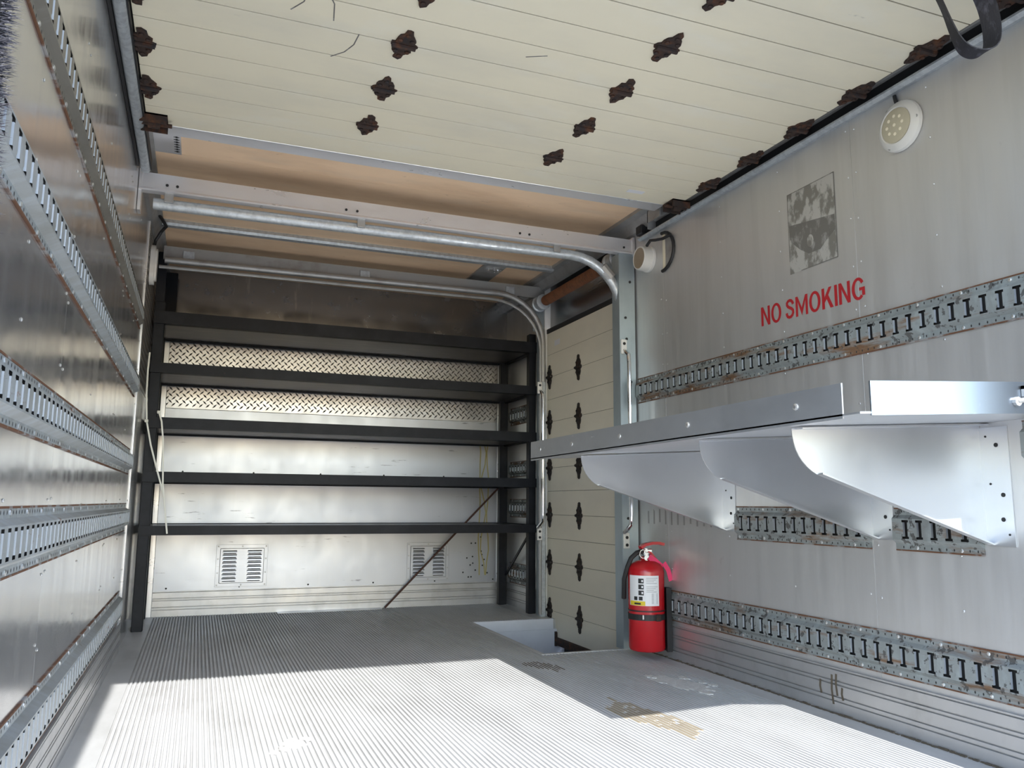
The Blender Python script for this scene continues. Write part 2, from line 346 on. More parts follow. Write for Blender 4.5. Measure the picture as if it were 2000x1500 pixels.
# kick plates (extruded boards with ribs), back / left / right
def kick(profile, fn, a, b): mb = MB(); mb.prism(profile, fn, a, b); return mb
def kick_profile(h, d=.010):
    P = [(0, 0), (d, 0)]
    for za, zb in ((.26, .30), (.36, .40), (.62, .66), (.70, .74), (.94, .97)):
        P += [(d, za*h), (d*.35, za*h+.002), (d*.35, zb*h-.002), (d, zb*h)]
    return P + [(d, h), (0, h)]
s = kick(kick_profile(.150), lambda u, v, w: (w, YB-u, v), -.222, 1.985); bk = struct('baseboard_back', s, M['kick'], 'ribbed kick plate along the back wall')
s = kick(kick_profile(.150), lambda u, v, w: (XR-u, w, v), YR, 3.52); br = struct('baseboard_right', s, M['kick'], 'ribbed kick plate along the right wall')
s = kick(kick_profile(.150), lambda u, v, w: (XR-u, w, v), 4.80, YB-.015); part('kick_plate', s, M['kick'], br)
s = kick(kick_profile(.140), lambda u, v, w: (XL+u, w, v), YR, 4.24); blf = struct('baseboard_left', s, M['kick'], 'ribbed kick plate along the left wall')
# rivets on the walls
def rivets(parent, pts, fn, r=.0042):
    mb = MB()
    for u, v in pts:
        n = len(mb.v)
        for k in range(6):
            a = k*math.pi/3; mb.v.append(fn(u+r*math.cos(a), v+r*math.sin(a), .0004))
        for k in range(6):
            a = k*math.pi/3; mb.v.append(fn(u+r*.55*math.cos(a), v+r*.55*math.sin(a), .0022))
        for k in range(6):
            j = (k+1) % 6; mb.f.append((n+k, n+j, n+6+j, n+6+k))
        mb.f.append(tuple(n+6+k for k in range(6)))
    return part('rivets', mb, M['rivet'], parent, kind='stuff')
pts = []
for y in (1.35, 1.72, 2.02, 2.06, 2.42, 2.80, 3.24, 3.28):
    for k in range(11): pts.append((y+random.uniform(-.004, .004), .40+k*.158+random.uniform(-.01, .01)))
rivets(wall_right, pts, lambda u, v, h: (XR-h, u, v))
pts = []
for y in (1.6, 2.04, 2.08, 2.6, 3.26, 3.30, 3.8, 4.2):
    for k in range(12): pts.append((y+random.uniform(-.004, .004), .22+k*.155+random.uniform(-.01, .01)))
rivets(wall_left, pts, lambda u, v, h: (XL+h, u, v))
pts = [(-.15+k*.42+dx, z) for k in range(6) for z, dx in ((.165, .0), (.87, .05), (1.17, .1))] + [(1.72+random.uniform(0, .2), random.uniform(.18, .46)) for k in range(16)]
rv = rivets(wall_back, pts, lambda u, v, h: (u, YB-h, v), .006); rv.data.materials[0] = M['hole']
mb = MB()
for k in range(11):
    y = 2.92+k*.0512; zz = .60+random.uniform(-.006, .006); mb.quad((XR-.0004, y, zz), (XR-.0004, y+.013, zz), (XR-.0004, y+.013, zz+.062+random.uniform(-.01, .01)), (XR-.0004, y, zz+.06))
part('rail_imprints', mb, M['imprint'], wall_right, kind='stuff')
for y, z0, z1 in ((2.30, .055, .10), (2.245, .03, .125), (2.225, .06, .13), (2.20, .05, .09)):
    mb = MB(); mb.ribbon([(XR-.0105, y, z1), (XR-.0105, y+.003, (z0+z1)/2), (XR-.0105, y-.002, z0)], (0, 1, 0), .008, .001); part('grease_run', mb, M['seam'], br)
s = MB()
for k in range(120):
    y = 1.2+k*.0192; s.box(XR-.016-random.uniform(0, .004), XR-.010, y, y+.012+random.uniform(0, .008), .001, .003+random.uniform(0, .004))
part('joint_debris', s, M['seam'], br, kind='stuff')
# ---- roof
r_ = MB(); r_.box(XL-.08, XR+.14, YR-.06, YB+.08, ZR+.004, ZR+.06)
ceiling = struct('ceiling', r_, M['shell'], 'roof of the truck body')
for a, b in ((YR, 2.30), (2.30, 3.52), (3.52, 4.46), (4.46, YB)):
    s = MB(); s.box(XL, XR, a+.001, b-.001, ZR-.004, ZR+.004); part('roof_panel', s, M['roof'], ceiling)
# roof side rails
s = MB(); s.prism([(XR, ZR-.004), (XR-.085, ZR-.004), (XR-.085, ZR-.022), (XR-.05, ZR-.03), (XR-.02, ZR-.075), (XR, ZR-.08)], lambda u, v, w: (u, w, v), YR, YB)
struct('trim_1', s, M['galv_dull'], 'grey roof rail above the right wall')
s = MB(); s.prism([(XL, ZR-.004), (XL+.055, ZR-.004), (XL+.055, ZR-.022), (XL+.035, ZR-.03), (XL+.015, ZR-.075), (XL, ZR-.08)], lambda u, v, w: (u, w, v), YR, YB)
struct('trim_2', s, M['galv_dull'], 'grey roof rail above the left wall')
s = MB(); s.box(XL+.055, -.152, 3.0, 3.52, ZR-.007, ZR-.004); t3 = struct('trim_3', s, M['beam'], 'perforated flat strip at the left edge of the roof')
mb = MB()
for k in range(12):
    y = 3.22+k*.024; mb.box(-.172, -.164, y, y+.012, ZR-.0085, ZR-.007); mb.box(-.179, -.158, y+.005, y+.008, ZR-.0085, ZR-.007)
part('perforation', mb, M['hole'], t3, kind='stuff')
# ---- rear frame (jambs and header of the door opening the camera looks through)
s = MB(); s.box(XL-.08, -.292, YR-.06, YR+.03, -.1, ZR+.03); struct('trim_4', s, M['galv_dull'], 'left jamb of the rear doorway')
s = MB(); s.box(1.945, XR+.14, YR-.06, YR+.03, -.1, ZR+.03); struct('trim_5', s, M['galv_dull'], 'right jamb of the rear doorway')
s = MB(); s.box(XL-.08, XR+.14, YR-.06, YR+.03, 1.947, ZR+.03); struct('trim_6', s, M['galv_dull'], 'header of the rear doorway')

# ================================================================== OVERHEAD REAR DOOR (rolled up under the roof)
ZD = 2.05; PL = .1395
door = thing('overhead_door', (.86, 2.05, ZD), 'cream slatted roll-up door stored flat overhead with rusty hinges', 'door')
pm = MB(); pm.bbox(-1.118, 1.110, .0022, PL-.0022, 0, .022, .0004); pme = pm.mesh('plank', M['cream'], off=(0,0,0))
y = 3.04; rows = 0
while y - PL > YR+.04:
    y -= PL; inst('plank', pme, door, (.864, y, ZD)); rows += 1
s = MB(); s.box(-.25, 1.98, y, 3.035, ZD+.003, ZD+.02); part('seam_filler', s, M['seam'], door)
def hinge_mb(jit=.003, seed=0):
    rnd = random.Random(seed); mb = MB()
    half = [(.041, .000), (.038, .009), (.028, .013), (.029, .030), (.021, .046), (.014, .052), (.012, .072), (.000, .079)]
    H = [(-v, u) for v, u in half[::-1]] + []
    out = []
    for v, u in half: out.append((v, u))
    for v, u in half[::-1][1:]: out.append((-v, u))
    for v, u in half[1:]: out.append((-v, -u))
    for v, u in half[::-1][1:-1]: out.append((v, -u))
    out = [(a+rnd.uniform(-jit, jit), b+rnd.uniform(-jit, jit)) for a, b in out]
    mb.prism(out, lambda u, v, w: (u, v, w), 0, .006)
    mb.tube([(-.036, 0, .008), (.036, 0, .008)], .0085, 8)
    for bx, by in ((-.018, .03), (.018, .03), (-.018, -.03), (.018, -.03), (0, .055), (0, -.055)):
        mb.lathe([(.0075, .006), (.0075, .010), (.004, .012)], (bx, by, 0), n=8)
    return mb
H3 = [hinge_mb(.0035, k).mesh('hinge', M['rust']) for k in range(3)]
k = 0
for r in range(6):
    y = 2.759 - r*.279
    for x in (-.238, .494, 1.233, 1.963):
        inst('hinge', H3[k % 3], door, (x, y, ZD), (math.pi, 0, random.uniform(-.04, .04))); k += 1
# end brackets with rollers at the leading edge
for x in (-.228, 1.955):
    mb = MB(); mb.box(x-.045, x+.045, 2.955, 2.962, ZD-.034, ZD); mb.box(x-.045, x+.045, 3.035, 3.042, ZD-.034, ZD); mb.box(x-.045, x+.045, 2.955, 3.042, ZD-.006, ZD)
    mb.tube([(x-.06, 3.0, ZD-.02), (x+.06, 3.0, ZD-.02)], .008, 8); mb.tube([(x-.02, 3.0, ZD-.02), (x+.02, 3.0, ZD-.02)], .017, 10)
    for bx in (-.028, .028): mb.lathe([(.009, 0), (.009, .006)], (x+bx, 2.975, ZD-.012), n=8)
    part('roller_bracket', mb, M['rust'], door)
s = MB(); s.bbox(1.675, 1.755, 2.935, 2.965, ZD-.0012, ZD, .0004); part('sticker', s, M['paper'], door, label='small white sticker')
for P in ([(.36, 2.20), (.355, 2.26), (.335, 2.31), (.30, 2.35)], [(.47-.28, 1.98), (.24, 2.02), (.27, 2.08), (.28, 2.16)], [(.20, 2.03), (.19, 2.10), (.16, 2.15)], [(.86, 2.13), (.92, 2.10)]):
    mb = MB(); mb.ribbon([(x, y_, ZD-.0004) for x, y_ in P], (1, 1, 0) if abs(P[0][0]-P[-1][0]) < abs(P[0][1]-P[-1][1]) else (0, 1, 0), .0035, .0008); part('scratch', mb, M['ghost'], door)
# tracks of the overhead door
mb = MB(); mb.tube([(-.281, YR, 2.036), (-.281, 3.46, 2.036)], .019, 12)
o = thing('door_track', (-.281, 2.2, 2.0), 'round galvanised overhead door track along the left wall', 'rail'); part('tube', mb, M['galv'], o, True)
mb = MB(); mb.box(-.262, -.258, YR, 3.45, 2.03, 2.075); mb.box(XL+.001, -.30, YR, 3.40, 2.02, 2.075); part('channel', mb, M['rubber'], o)  # black sheets paint in the shaded gap beside the tube
o = thing('door_track', (2.02, 2.2, 2.03), 'galvanised overhead door track with dark channel along the right wall', 'rail')
mb = MB(); mb.prism([(XR, 2.018), (XR-.022, 2.012), (XR-.036, 2.020), (XR-.036, 2.027), (XR-.020, 2.020), (XR, 2.026)], lambda u, v, w: (u, w, v), YR, 3.44); part('lower_lip', mb, M['galv'], o)
mb = MB(); mb.box(XR-.012, XR-.0005, YR, 3.44, 2.026, 2.072); part('channel', mb, M['rubber'], o)  # black strip paints in the shade of the track's slot
mb = MB(); mb.box(1.985, XR, 3.30, 3.306, 2.03, 2.13); mb.box(1.985, 1.992, 3.19, 3.306, 2.06, 2.13); part('hanger', mb, M['galv_dull'], o)
mb = MB(); mb.bbox(1.995, XR-.002, 3.385, 3.44, 2.035, 2.085, .006); part('bumper', mb, M['rubber'], o, label='black rubber end stop')

# ================================================================== BEAMS UNDER THE ROOF
def channel_x(y0, y1, z0, z1, x0, x1, lip=.012):
    mb = MB(); t = .004
    mb.prism([(y0, z1), (y0, z0+.02), (y0-lip, z0+.006), (y0-lip, z0), (y0+.02, z0), (y0+.02, z0+t), (y0-lip+t, z0+t+.004), (y0+t, z0+.022), (y0+t, z1-t), (y1, z1-t), (y1, z1)], lambda u, v, w: (w, u, v), x0, x1); return mb
o = thing('cross_beam', (.86, 3.54, 1.97), 'wide pale aluminium beam spanning between the walls above the side door', 'beam')
part('channel', channel_x(3.535, 3.575, 1.968, 2.052, XL+.002, XR-.002, .02), M['beam'], o)
mb = MB()
for x in (-.2, -.16, .55, .60, 1.40, 1.45, 1.98):
    mb.lathe([(.006, 0), (.006, .003)], (x, 3.531, 2.005), 'y', 8)
part('bolt', mb, M['hole'], o, kind='stuff')
for x in (-.302, 2.030):
    s = MB(); s.box(x-.006, x+.006, 3.52, 3.575, 1.88 if x < 0 else 1.96, 2.06); part('end_plate', s, M['beam'], o)
def bow(y, z0, z1, d, label, m='galv'):
    mb = MB(); mb.prism([(y-.004, z0+.012), (y+.006, z0), (y+d-.006, z0), (y+d+.004, z0+.012), (y+d, z1), (y, z1)], lambda u, v, w: (w, u, v), XL+.05, XR-.07)
    return single('roof_bow', mb, M[m], label, 'beam', group='galvanised roof bows')
bow(3.125, 2.09, 2.146, .095, 'shiny galvanised roof bow right behind the end of the overhead door', 'beam')
bow(4.40, 2.115, 2.146, .05, 'thin galvanised roof bow crossing the tan roof over the side door')
o = thing('mounting_plate', (1.66, 4.7, 2.12), 'dark flat plate with small clips fixed under the tan roof', 'plate')
s = MB(); s.box(1.555, 1.70, 4.47, 4.93, 2.136, 2.146); part('plate', s, M['galv_dull'], o)
mb = MB()
for dx, dy in ((-.035, 0), (.03, .01), (.0, -.01), (.015, .03)): mb.tube([(1.63+dx, 4.55+dy, 2.136), (1.63+dx, 4.55+dy, 2.116)], .006, 8)
mb.box(1.58, 1.68, 4.545, 4.56, 2.126, 2.136); part('clip', mb, M['chrome'], o)

# ================================================================== SIDE ROLL-UP DOOR, POSTS, TRACKS
XD = 2.065; PH = .1455; ND = 13
sdoor = thing('side_door', (XD, (DY0+DY1)/2, -.06), 'cream slatted roll-up door closed in the right side opening', 'door')
pm = MB(); pm.bbox(0, .022, -.55, .55, .0010, PH-.0010, .0008); pme = pm.mesh('plank', M['cream_side'])
zs0 = .039 - PH
for i in range(ND): inst('plank', pme, sdoor, (XD, (DY0+DY1)/2, zs0+i*PH))
s = MB(); s.box(XD+.003, XD+.018, 3.63, 4.715, zs0, zs0+ND*PH); part('seam_filler', s, M['seam'], sdoor)
HS = hinge_mb(.0015, 9).mesh('hinge', M['dark_steel'])
for r in range(6):
    z = .039 + r*2*PH
    for y in (3.655, 4.25, 4.672): inst('hinge', HS, sdoor, (XD, y, z), (0, -math.pi/2, 0)) if False else inst('hinge', HS, sdoor, (XD, y, z), (math.pi/2, 0, -math.pi/2))
s = MB(); s.bbox(XD-.012, XD+.026, 3.63, 4.715, zs0-.045, zs0, .004); s.box(XD-.05, XD, 4.40, 4.62, zs0-.02, zs0+.06) if False else None
part('bottom_rail', s, M['rust'], sdoor, label='rusted bottom rail')
for y0, y1 in ((3.62, 3.76), (4.56, 4.72)):
    s = MB(); s.prism([(y0, zs0-.05), (y1, zs0-.05), (y1, zs0+.03), ((y0+y1)/2, zs0+.06), (y0, zs0+.03)], lambda u, v, w: (w, u, v), XD-.016, XD-.001); part('corner_bracket', s, M['rust'], sdoor)
s = MB(); s.bbox(XD-.0012, XD, 4.52, 4.60, 1.685, 1.72, .0004); part('sticker', s, M['paper'], sdoor, label='small white sticker')
s = MB(); s.box(XD-.002, XD+.02, 3.62, 4.72, zs0+ND*PH+.001, zs0+ND*PH+.03); part('top_seal', s, M['rubber'], sdoor, label='black rubber top seal')
# posts
o = thing('door_post', (1.99, 3.54, 0), 'bluish galvanised post between the right wall and the near edge of the side door', 'post')
s = MB(); s.prism([(1.944, 3.525), (2.034, 3.525), (2.034, 3.585), (2.028, 3.585), (2.028, 3.531), (1.950, 3.531), (1.950, 3.60), (1.944, 3.60)], lambda u, v, w: (u, v, w), 0, 1.967); part('channel', s, M['galv_blue'], o)
mb = MB()
for z in (1.82, 1.63, 1.52, 1.30, .98, .62): mb.lathe([(.007, 0), (.007, .003)], (1.995+random.uniform(-.02, .02), 3.522, z), 'y', 8)
part('bolt', mb, M['hole'], o, kind='stuff')
o = thing('door_post', (2.0, 4.76, 0), 'bluish galvanised post at the far edge of the side door', 'post')
s = MB(); s.prism([(2.022, 4.735), (2.062, 4.735), (2.062, 4.79), (2.056, 4.79), (2.056, 4.741), (2.028, 4.741), (2.028, 4.79), (2.022, 4.79)], lambda u, v, w: (u, v, w), -.1, 2.06); part('channel', s, M['galv_blue'], o)
s = MB(); s.bbox(1.968, 2.040, 4.725, 4.733, 1.80, 2.015, .002); part('head_plate', s, M['galv_blue'], o)
# curved tracks
def arc_track(y, xa, za, xv, zv, zend):
    P = [(XL+.06, y, za-.01)]; P += [(xa-.5, y, za-.003), (xa, y, za)]
    for k in range(1, 9):
        a = k/8*math.pi/2; P.append((xa+(xv-xa)*math.sin(a), y, zv+(za-zv)*math.cos(a)))
    P.append((xv, y, zend)); return P
o = thing('side_door_track', (.9, 3.575, 0), 'shiny galvanised curved track hanging under the pale cross beam', 'rail')
mb = MB(); mb.tube(arc_track(3.565, 1.69, 1.939, 1.978, 1.66, 0.002), .025, 12); part('tube', mb, M['galv'], o, True)
mb = MB()
for p in ((-.19, 1.955), (.62, 1.955), (1.60, 1.958)):
    mb = MB(); mb.bbox(p[0]-.018, p[0]+.018, 3.528, 3.538, p[1]-.025, p[1]+.022, .002); part('clamp', mb, M['galv_dull'], o)
mb = MB()
mb.tube([(1.864, 3.565, 1.895), (1.918, 3.565, 1.842)], .031, 12)
part('splice_sleeve', mb, M['galv_dull'], o)
o = thing('side_door_track', (.9, 4.68, 0), 'dull double curved track in front of the black rack', 'rail')
mb = MB(); mb.tube([(x, 4.69, z+.012) for x, _, z in arc_track(4.69, 1.71, 2.005, 2.022, 1.70, 1.45)], .019, 12); part('outer_tube', mb, M['galv_dull'], o, True)
mb = MB(); mb.tube([(x-.026, 4.672, z-.034) for x, _, z in arc_track(4.672, 1.69, 2.005, 2.024, 1.70, .05)], .010, 10); part('inner_tube', mb, M['galv_dull'], o, True)
mb = MB(); mb.bbox(2.004, 2.042, 4.68, 4.725, -.1, 1.50, .006); part('lower_channel', mb, M['galv'], o)
o = thing('cross_beam', (.86, 4.75, 2.02), 'dull brownish beam running above the double curved track', 'beam')
mb = MB(); mb.prism([(4.715, 2.02), (4.73, 2.02), (4.73, 2.085), (4.77, 2.085), (4.77, 2.095), (4.715, 2.095)], lambda u, v, w: (w, u, v), XL+.05, XR-.002); part('channel', mb, M['galv_dull'], o)
for x in (-.13, .86, 1.80):
    s = MB(); s.bbox(x-.03, x+.03, 4.705, 4.715, 2.025, 2.075, .002); part('clip', s, M['galv'], o)
# counterbalance spring
o = thing('counterbalance_spring', (1.985, 4.2, 1.96), 'rust orange counterbalance spring shaft above the side door', 'spring')
mb = MB(); L_ = 90; P = []
for k in range(L_*10+1):
    a = k/10*2*math.pi; P.append((1.985+.027*math.cos(a), 3.70+.86*k/(L_*10), 1.965+.027*math.sin(a)))
mb.tube([(1.985, 3.70, 1.965), (1.985, 4.56, 1.965)], [.029, .029], 14)
for k in range(44):
    yy = 3.71+k*.0195; mb.lathe([(.029, 0), (.0325, .004), (.0325, .009), (.029, .013)], (1.985, yy, 1.965), 'y', 14)
part('spring', mb, M['spring'], o, True)
mb = MB(); mb.tube([(1.985, 3.60, 1.965), (1.985, 4.72, 1.965)], .013, 10); part('shaft', mb, M['galv_dull'], o, True)
for yy in (3.605, 4.585):
    mb = MB(); mb.lathe([(.03, 0), (.05, .004), (.05, .02), (.042, .024), (.042, .07), (.05, .075), (.05, .09), (.02, .092)], (1.985, yy, 1.965), 'y', 20); part('cable_drum', mb, M['galv'], o, True)
# grab handles
def grab(x, y, z0, z1, label, dirx=-1):
    o = thing('grab_handle', (x, y, z0), label, 'handle')
    P = [(x, y, z1), (x, y-.018, z1-.012), (x, y-.045, z1-.03), (x, y-.05, z1-.07), (x, y-.05, z0+.09), (x, y-.045, z0+.04), (x-.008, y-.02, z0+.015), (x-.012, y, z0)]
    mb = MB(); mb.tube(P, .010, 10); part('bar', mb, M['chrome'], o, True)
    for z in (z1+.025, z0-.03):
        mb = MB(); mb.bbox(x-.018, x+.014, y-.006, y+.003, z-.045, z+.03, .002); f = part('foot_plate', mb, M['white'], o)
        for dz in (-.028, 0.008):
            mb = MB(); mb.lathe([(.008, 0), (.008, .002)], (x-.002, y-.009, z+dz), 'y', 8); part('bolt', mb, M['hole'], f)
grab(1.966, 3.522, .55, 1.46, 'long chrome grab handle on the post beside the wall shelf')
grab(1.986, 4.652, .54, 1.40, 'long chrome grab handle beside the black rack')

# ================================================================== E-TRACK CARGO RAILS
PITCH = .0512
def etrack(side, y0, y1, z0, z1, m, label, depth=.016, narrow=False):
    X = XR if side > 0 else XL; sg = -1 if side > 0 else 1
    hz = z1-z0; zc = (z0+z1)/2
    fl = hz*.15; sh = hz*.09
    za, zb = z0+fl, z1-fl; wa, wb = za+sh, zb-sh
    px = lambda d: X+sg*d
    o = thing('cargo_rail', (X, (y0+y1)/2, z0), label, 'rail', 'slotted cargo rails on the walls')
    mb = MB()
    for (zA, dA), (zB, dB) in (((z0, .003), (za, .003)), ((za, .003), (wa, depth)), ((wb, depth), (zb, .003)), ((zb, .003), (z1, .003))):
        mb.quad((px(dA), y0, zA), (px(dA), y1, zA), (px(dB), y1, zB), (px(dB), y0, zB))
    mb.quad((px(0), y0, z0), (px(0), y1, z0), (px(.003), y1, z0), (px(.003), y0, z0)); mb.quad((px(0), y0, z1), (px(0), y1, z1), (px(.003), y1, z1), (px(.003), y0, z1))
    for yy in (y0, y1): mb.quad((px(0), yy, z0), (px(.003), yy, za), (px(depth), yy, wa), (px(depth), yy, wb), (px(.003), yy, zb), (px(0), yy, z1))
    n = int((y1-y0)/PITCH); m0 = ((y1-y0)-n*PITCH)/2
    Z = [wa, wa+.004, wa+.011, wb-.011, wb-.004, wb]
    def cell(c0, c1, r0, r1): mb.quad((px(depth), c0, Z[r0]), (px(depth), c1, Z[r0]), (px(depth), c1, Z[r1]), (px(depth), c0, Z[r1]))
    if m0 > .001: cell(y0, y0+m0, 0, 5); cell(y1-m0, y1, 0, 5)
    rim = MB()
    for k in range(n):
        a = y0+m0+k*PITCH
        C = [a, a+PITCH*.26, a+PITCH*.34, a+PITCH*.66, a+PITCH*.74, a+PITCH]
        cell(C[0], C[5], 0, 1); cell(C[0], C[5], 4, 5)
        for r in (1, 3): cell(C[0], C[1], r, r+1); cell(C[4], C[5], r, r+1)
        cell(C[0], C[2], 2, 3); cell(C[3], C[5], 2, 3)
        # pressed-in tongue at the far side of each slot
        rim.quad((px(depth), C[3], Z[2]), (px(depth), C[3], Z[3]), (px(depth*.62), C[3]-PITCH*.03, Z[3]), (px(depth*.62), C[3]-PITCH*.03, Z[2]))
    web = part('rail', mb, m, o)
    part('slot_tongues', rim, M['rail_rim'], o, kind='stuff')
    s = MB(); s.box(min(px(.0012), px(.0022)), max(px(.0012), px(.0022)), y0+.003, y1-.003, za+.002, zb-.002); part('backing', s, M['recess_shade'], o, label='dark strip painting in the shade behind the slots')  # dark sheet under the web paints in the slot shade
    s = MB(); s.box(min(px(.0002), px(.0042)), max(px(.0002), px(.0042)), y0, y1, z0-.003, z0+.001); s.box(min(px(.0002), px(.0042)), max(px(.0002), px(.0042)), y0, y1, z1-.001, z1+.003); part('rail_edges', s, M['rail_edge'], o)
    hl = MB(); rv = MB(); i = 0; yy = y0+.02
    while yy < y1-.01:
        for zz in (z0+fl*.45, z1-fl*.45):
            if i % 6 == 2:
                rv.lathe([(.0058, .0), (.0058, .0016), (.003, .003)], (px(.003), yy, zz), 'x' if sg > 0 else '-x', 8)
            else:
                r = .0026; hl.quad(*[(px(.0034), yy+r*math.cos(q*math.pi/3), zz+r*1.6*math.sin(q*math.pi/3)) for q in range(6)])
        yy += .0256; i += 1
    if hl.v: part('nail_holes', hl, M['hole'], o, kind='stuff')
    if rv.v: part('rivets', rv, M['rivet'], o, kind='stuff')
    return o
E_ = M['etrack']
etrack(1, YR+.04, 3.515, 1.194, 1.313, E_, 'long slotted cargo rail under the red NO SMOKING lettering')
etrack(1, YR+.04, 3.26, .172, .300, E_, 'rusty slotted cargo rail low on the right wall beside the fire extinguisher')
etrack(1, 2.045, 2.745, .554, .681, E_, 'short slotted cargo rail piece between the far and middle shelf brackets')
etrack(1, 1.64, 1.945, .556, .681, E_, 'short slotted cargo rail piece between the middle and near shelf brackets')
etrack(1, YR+.04, 1.50, .795, .915, E_, 'cargo rail stub nearer than the shelf brackets at the right picture edge')
EL = M['etrack_left']
etrack(-1, YR+.04, 4.13, 1.500, 1.618, M['etrack_dark'], 'bronze coloured slotted cargo rail, topmost on the left wall', .018)
etrack(-1, YR+.04, 4.11, 1.172, 1.284, EL, 'galvanised slotted cargo rail, second from the top on the left wall', .022)
etrack(-1, YR+.04, 4.09, .812, .922, EL, 'galvanised slotted cargo rail in the middle of the left wall', .022)
etrack(-1, YR+.04, 4.10, .556, .676, EL, 'galvanised slotted cargo rail, second from the bottom on the left wall', .022)
etrack(-1, YR+.04, 4.10, .150, .285, EL, 'galvanised slotted cargo rail, lowest on the left wall above the kick plate', .022)
for z0, z1, lb in ((1.232, 1.350, 'short cargo rail behind the black rack, level with its third bay'), (.872, .972, 'short cargo rail behind the black rack, just above its fourth shelf'), (.598, .715, 'short cargo rail behind the black rack, just above its lowest shelf'), (.155, .285, 'short cargo rail behind the black rack, nearest the floor')):
    etrack(1, 4.885, 5.305, z0, z1, E_, lb)

# ================================================================== BLACK SHELVING RACK
rack = thing('shelving_rack', (.87, 5.08, 0), 'black steel shelving rack with five full-width shelves against the back wall', 'rack')
for (x0, x1, y0, y1) in ((-.292, -.236, 4.82, 4.87), (1.982, 2.030, 4.82, 4.87), (-.292, -.25, 5.31, 5.355), (1.962, 2.020, 5.31, 5.355)):
    s = MB(); s.bbox(x0, x1, y0, y1, 0.001, 1.80, .003); part('upright', s, M['black'], rack)
SH = ((1.672, 1.742), (1.394, 1.450), (1.086, 1.146), (.792, .848), (.505, .556))
for i, (z0, z1) in enumerate(SH):
    s = MB(); s.prism([(4.80, z0), (4.846, z0), (4.846, z0+.005), (4.806, z0+.005), (4.806, z1), (4.80, z1)], lambda u, v, w: (w, u, v), -.29, 2.028); part('front_rail', s, M['black'], rack)
    s = MB(); s.bbox(-.29, 2.02, 5.33, 5.36, z0, z1, .003); part('rear_rail', s, M['black'], rack)
    for x0 in (-.288, 1.992):
        s = MB(); s.bbox(x0, x0+.03, 4.85, 5.33, z0, z1, .003); part('side_rail', s, M['black'], rack)
    s = MB(); s.box(-.255, 1.99, 4.807, 5.33, z0+.010, z0+.018) if i != 4 else s.box(-.255, 1.99, 4.807, 5.33, z1-.012, z1-.004)
    part('shelf', s, M['tray'], rack)
s = MB(); s.prism([(4.85, .50), (4.88, .50), (5.31, .20), (5.28, .20)], lambda u, v, w: (w, u, v), 2.002, 2.010); part('side_brace', s, M['black'], rack)
s = MB(); s.box(-.292, -.245, 4.825, 4.865, 1.80, 2.09); part('top_post', s, M['black'], rack)
s = MB(); s.box(-.29, -.20, 5.30, 5.36, 1.801, 2.10); part('top_post', s, M['black'], rack)
mb = MB(); mb.tube([(1.186, 5.37, .004), (1.945, 5.30, .79)], .0065, 8)
single('steel_rod', mb, M['rod'], 'thin rusty steel rod leaning diagonally across the lower rack bays', 'rod', True)

# ================================================================== LOUVRE VENTS ON THE BACK WALL
def vent(x0, x1, z0, z1, label):
    o = thing('louvre_vent', ((x0+x1)/2, YB, z0), label, 'vent', 'louvre vents on the back wall')
    s = MB(); s.bbox(x0, x1, YB-.003, YB, z0, z1, .001); part('flange', s, M['alu_back'], o)
    s = MB(); a = .022
    s.bbox(x0+a, x1-a, YB-.009, YB-.003, z0+a, z1-a, .003); part('plate', s, M['alu_back'], o)
    lm = MB(); W = (x1-x0)*.27
    lm.prism([(0, .0075), (-.003, .009), (-.010, .002), (-.011, -.006), (-.008, -.007), (0, -.004)], lambda u, v, w: (w, u, v), -W/2, W/2)
    me = lm.mesh('louvre', M['alu_back']); dm = MB(); dm.box(-W/2+.004, W/2-.004, -.0015, -.0003, -.0125, -.005); de = dm.mesh('opening', M['recess_shade'])  # thin black sheet paints in the shade of each louvre slot
    for k in range(8):
        z = z1-a-.022-k*((z1-z0-2*a-.04)/7.2)
        for cx in (x0+a+W*.5+.016, x1-a-W*.5-.016):
            l = inst('louvre', me, o, (cx, YB-.009, z)); q = inst('opening', de, l, (cx, YB-.009, z))
    hl = MB()
    for x in (x0+.011, (x0+x1)/2, x1-.011):
        for z in (z0+.011, z1-.011): hl.lathe([(.005, 0), (.005, .002)], (x, YB-.005, z), 'y', 8)
    for x in (x0+.011, x1-.011):
        for t in (.33, .66): hl.lathe([(.005, 0), (.005, .002)], (x, YB-.005, z0+(z1-z0)*t), 'y', 8)
    part('screw', hl, M['galv_dull'], o, kind='stuff')
vent(.125, .432, .165, .422, 'louvre vent at the left of the back wall')
vent(1.334, 1.628, .168, .422, 'louvre vent on the right, partly crossed by the leaning rod')
# dried yellow drips on the back wall
for x, dx in ((1.845, .004), (1.872, .02), (1.905, -.008)):
    P = [(x+dx*math.sin(k*1.3)+random.uniform(-.004, .004), YB-.0015, 1.13-k*.085) for k in range(12)]
    mb = MB(); mb.ribbon(P, (1, 0, 0), .008, .0012); part('drip', mb, M['drip'], wall_back)

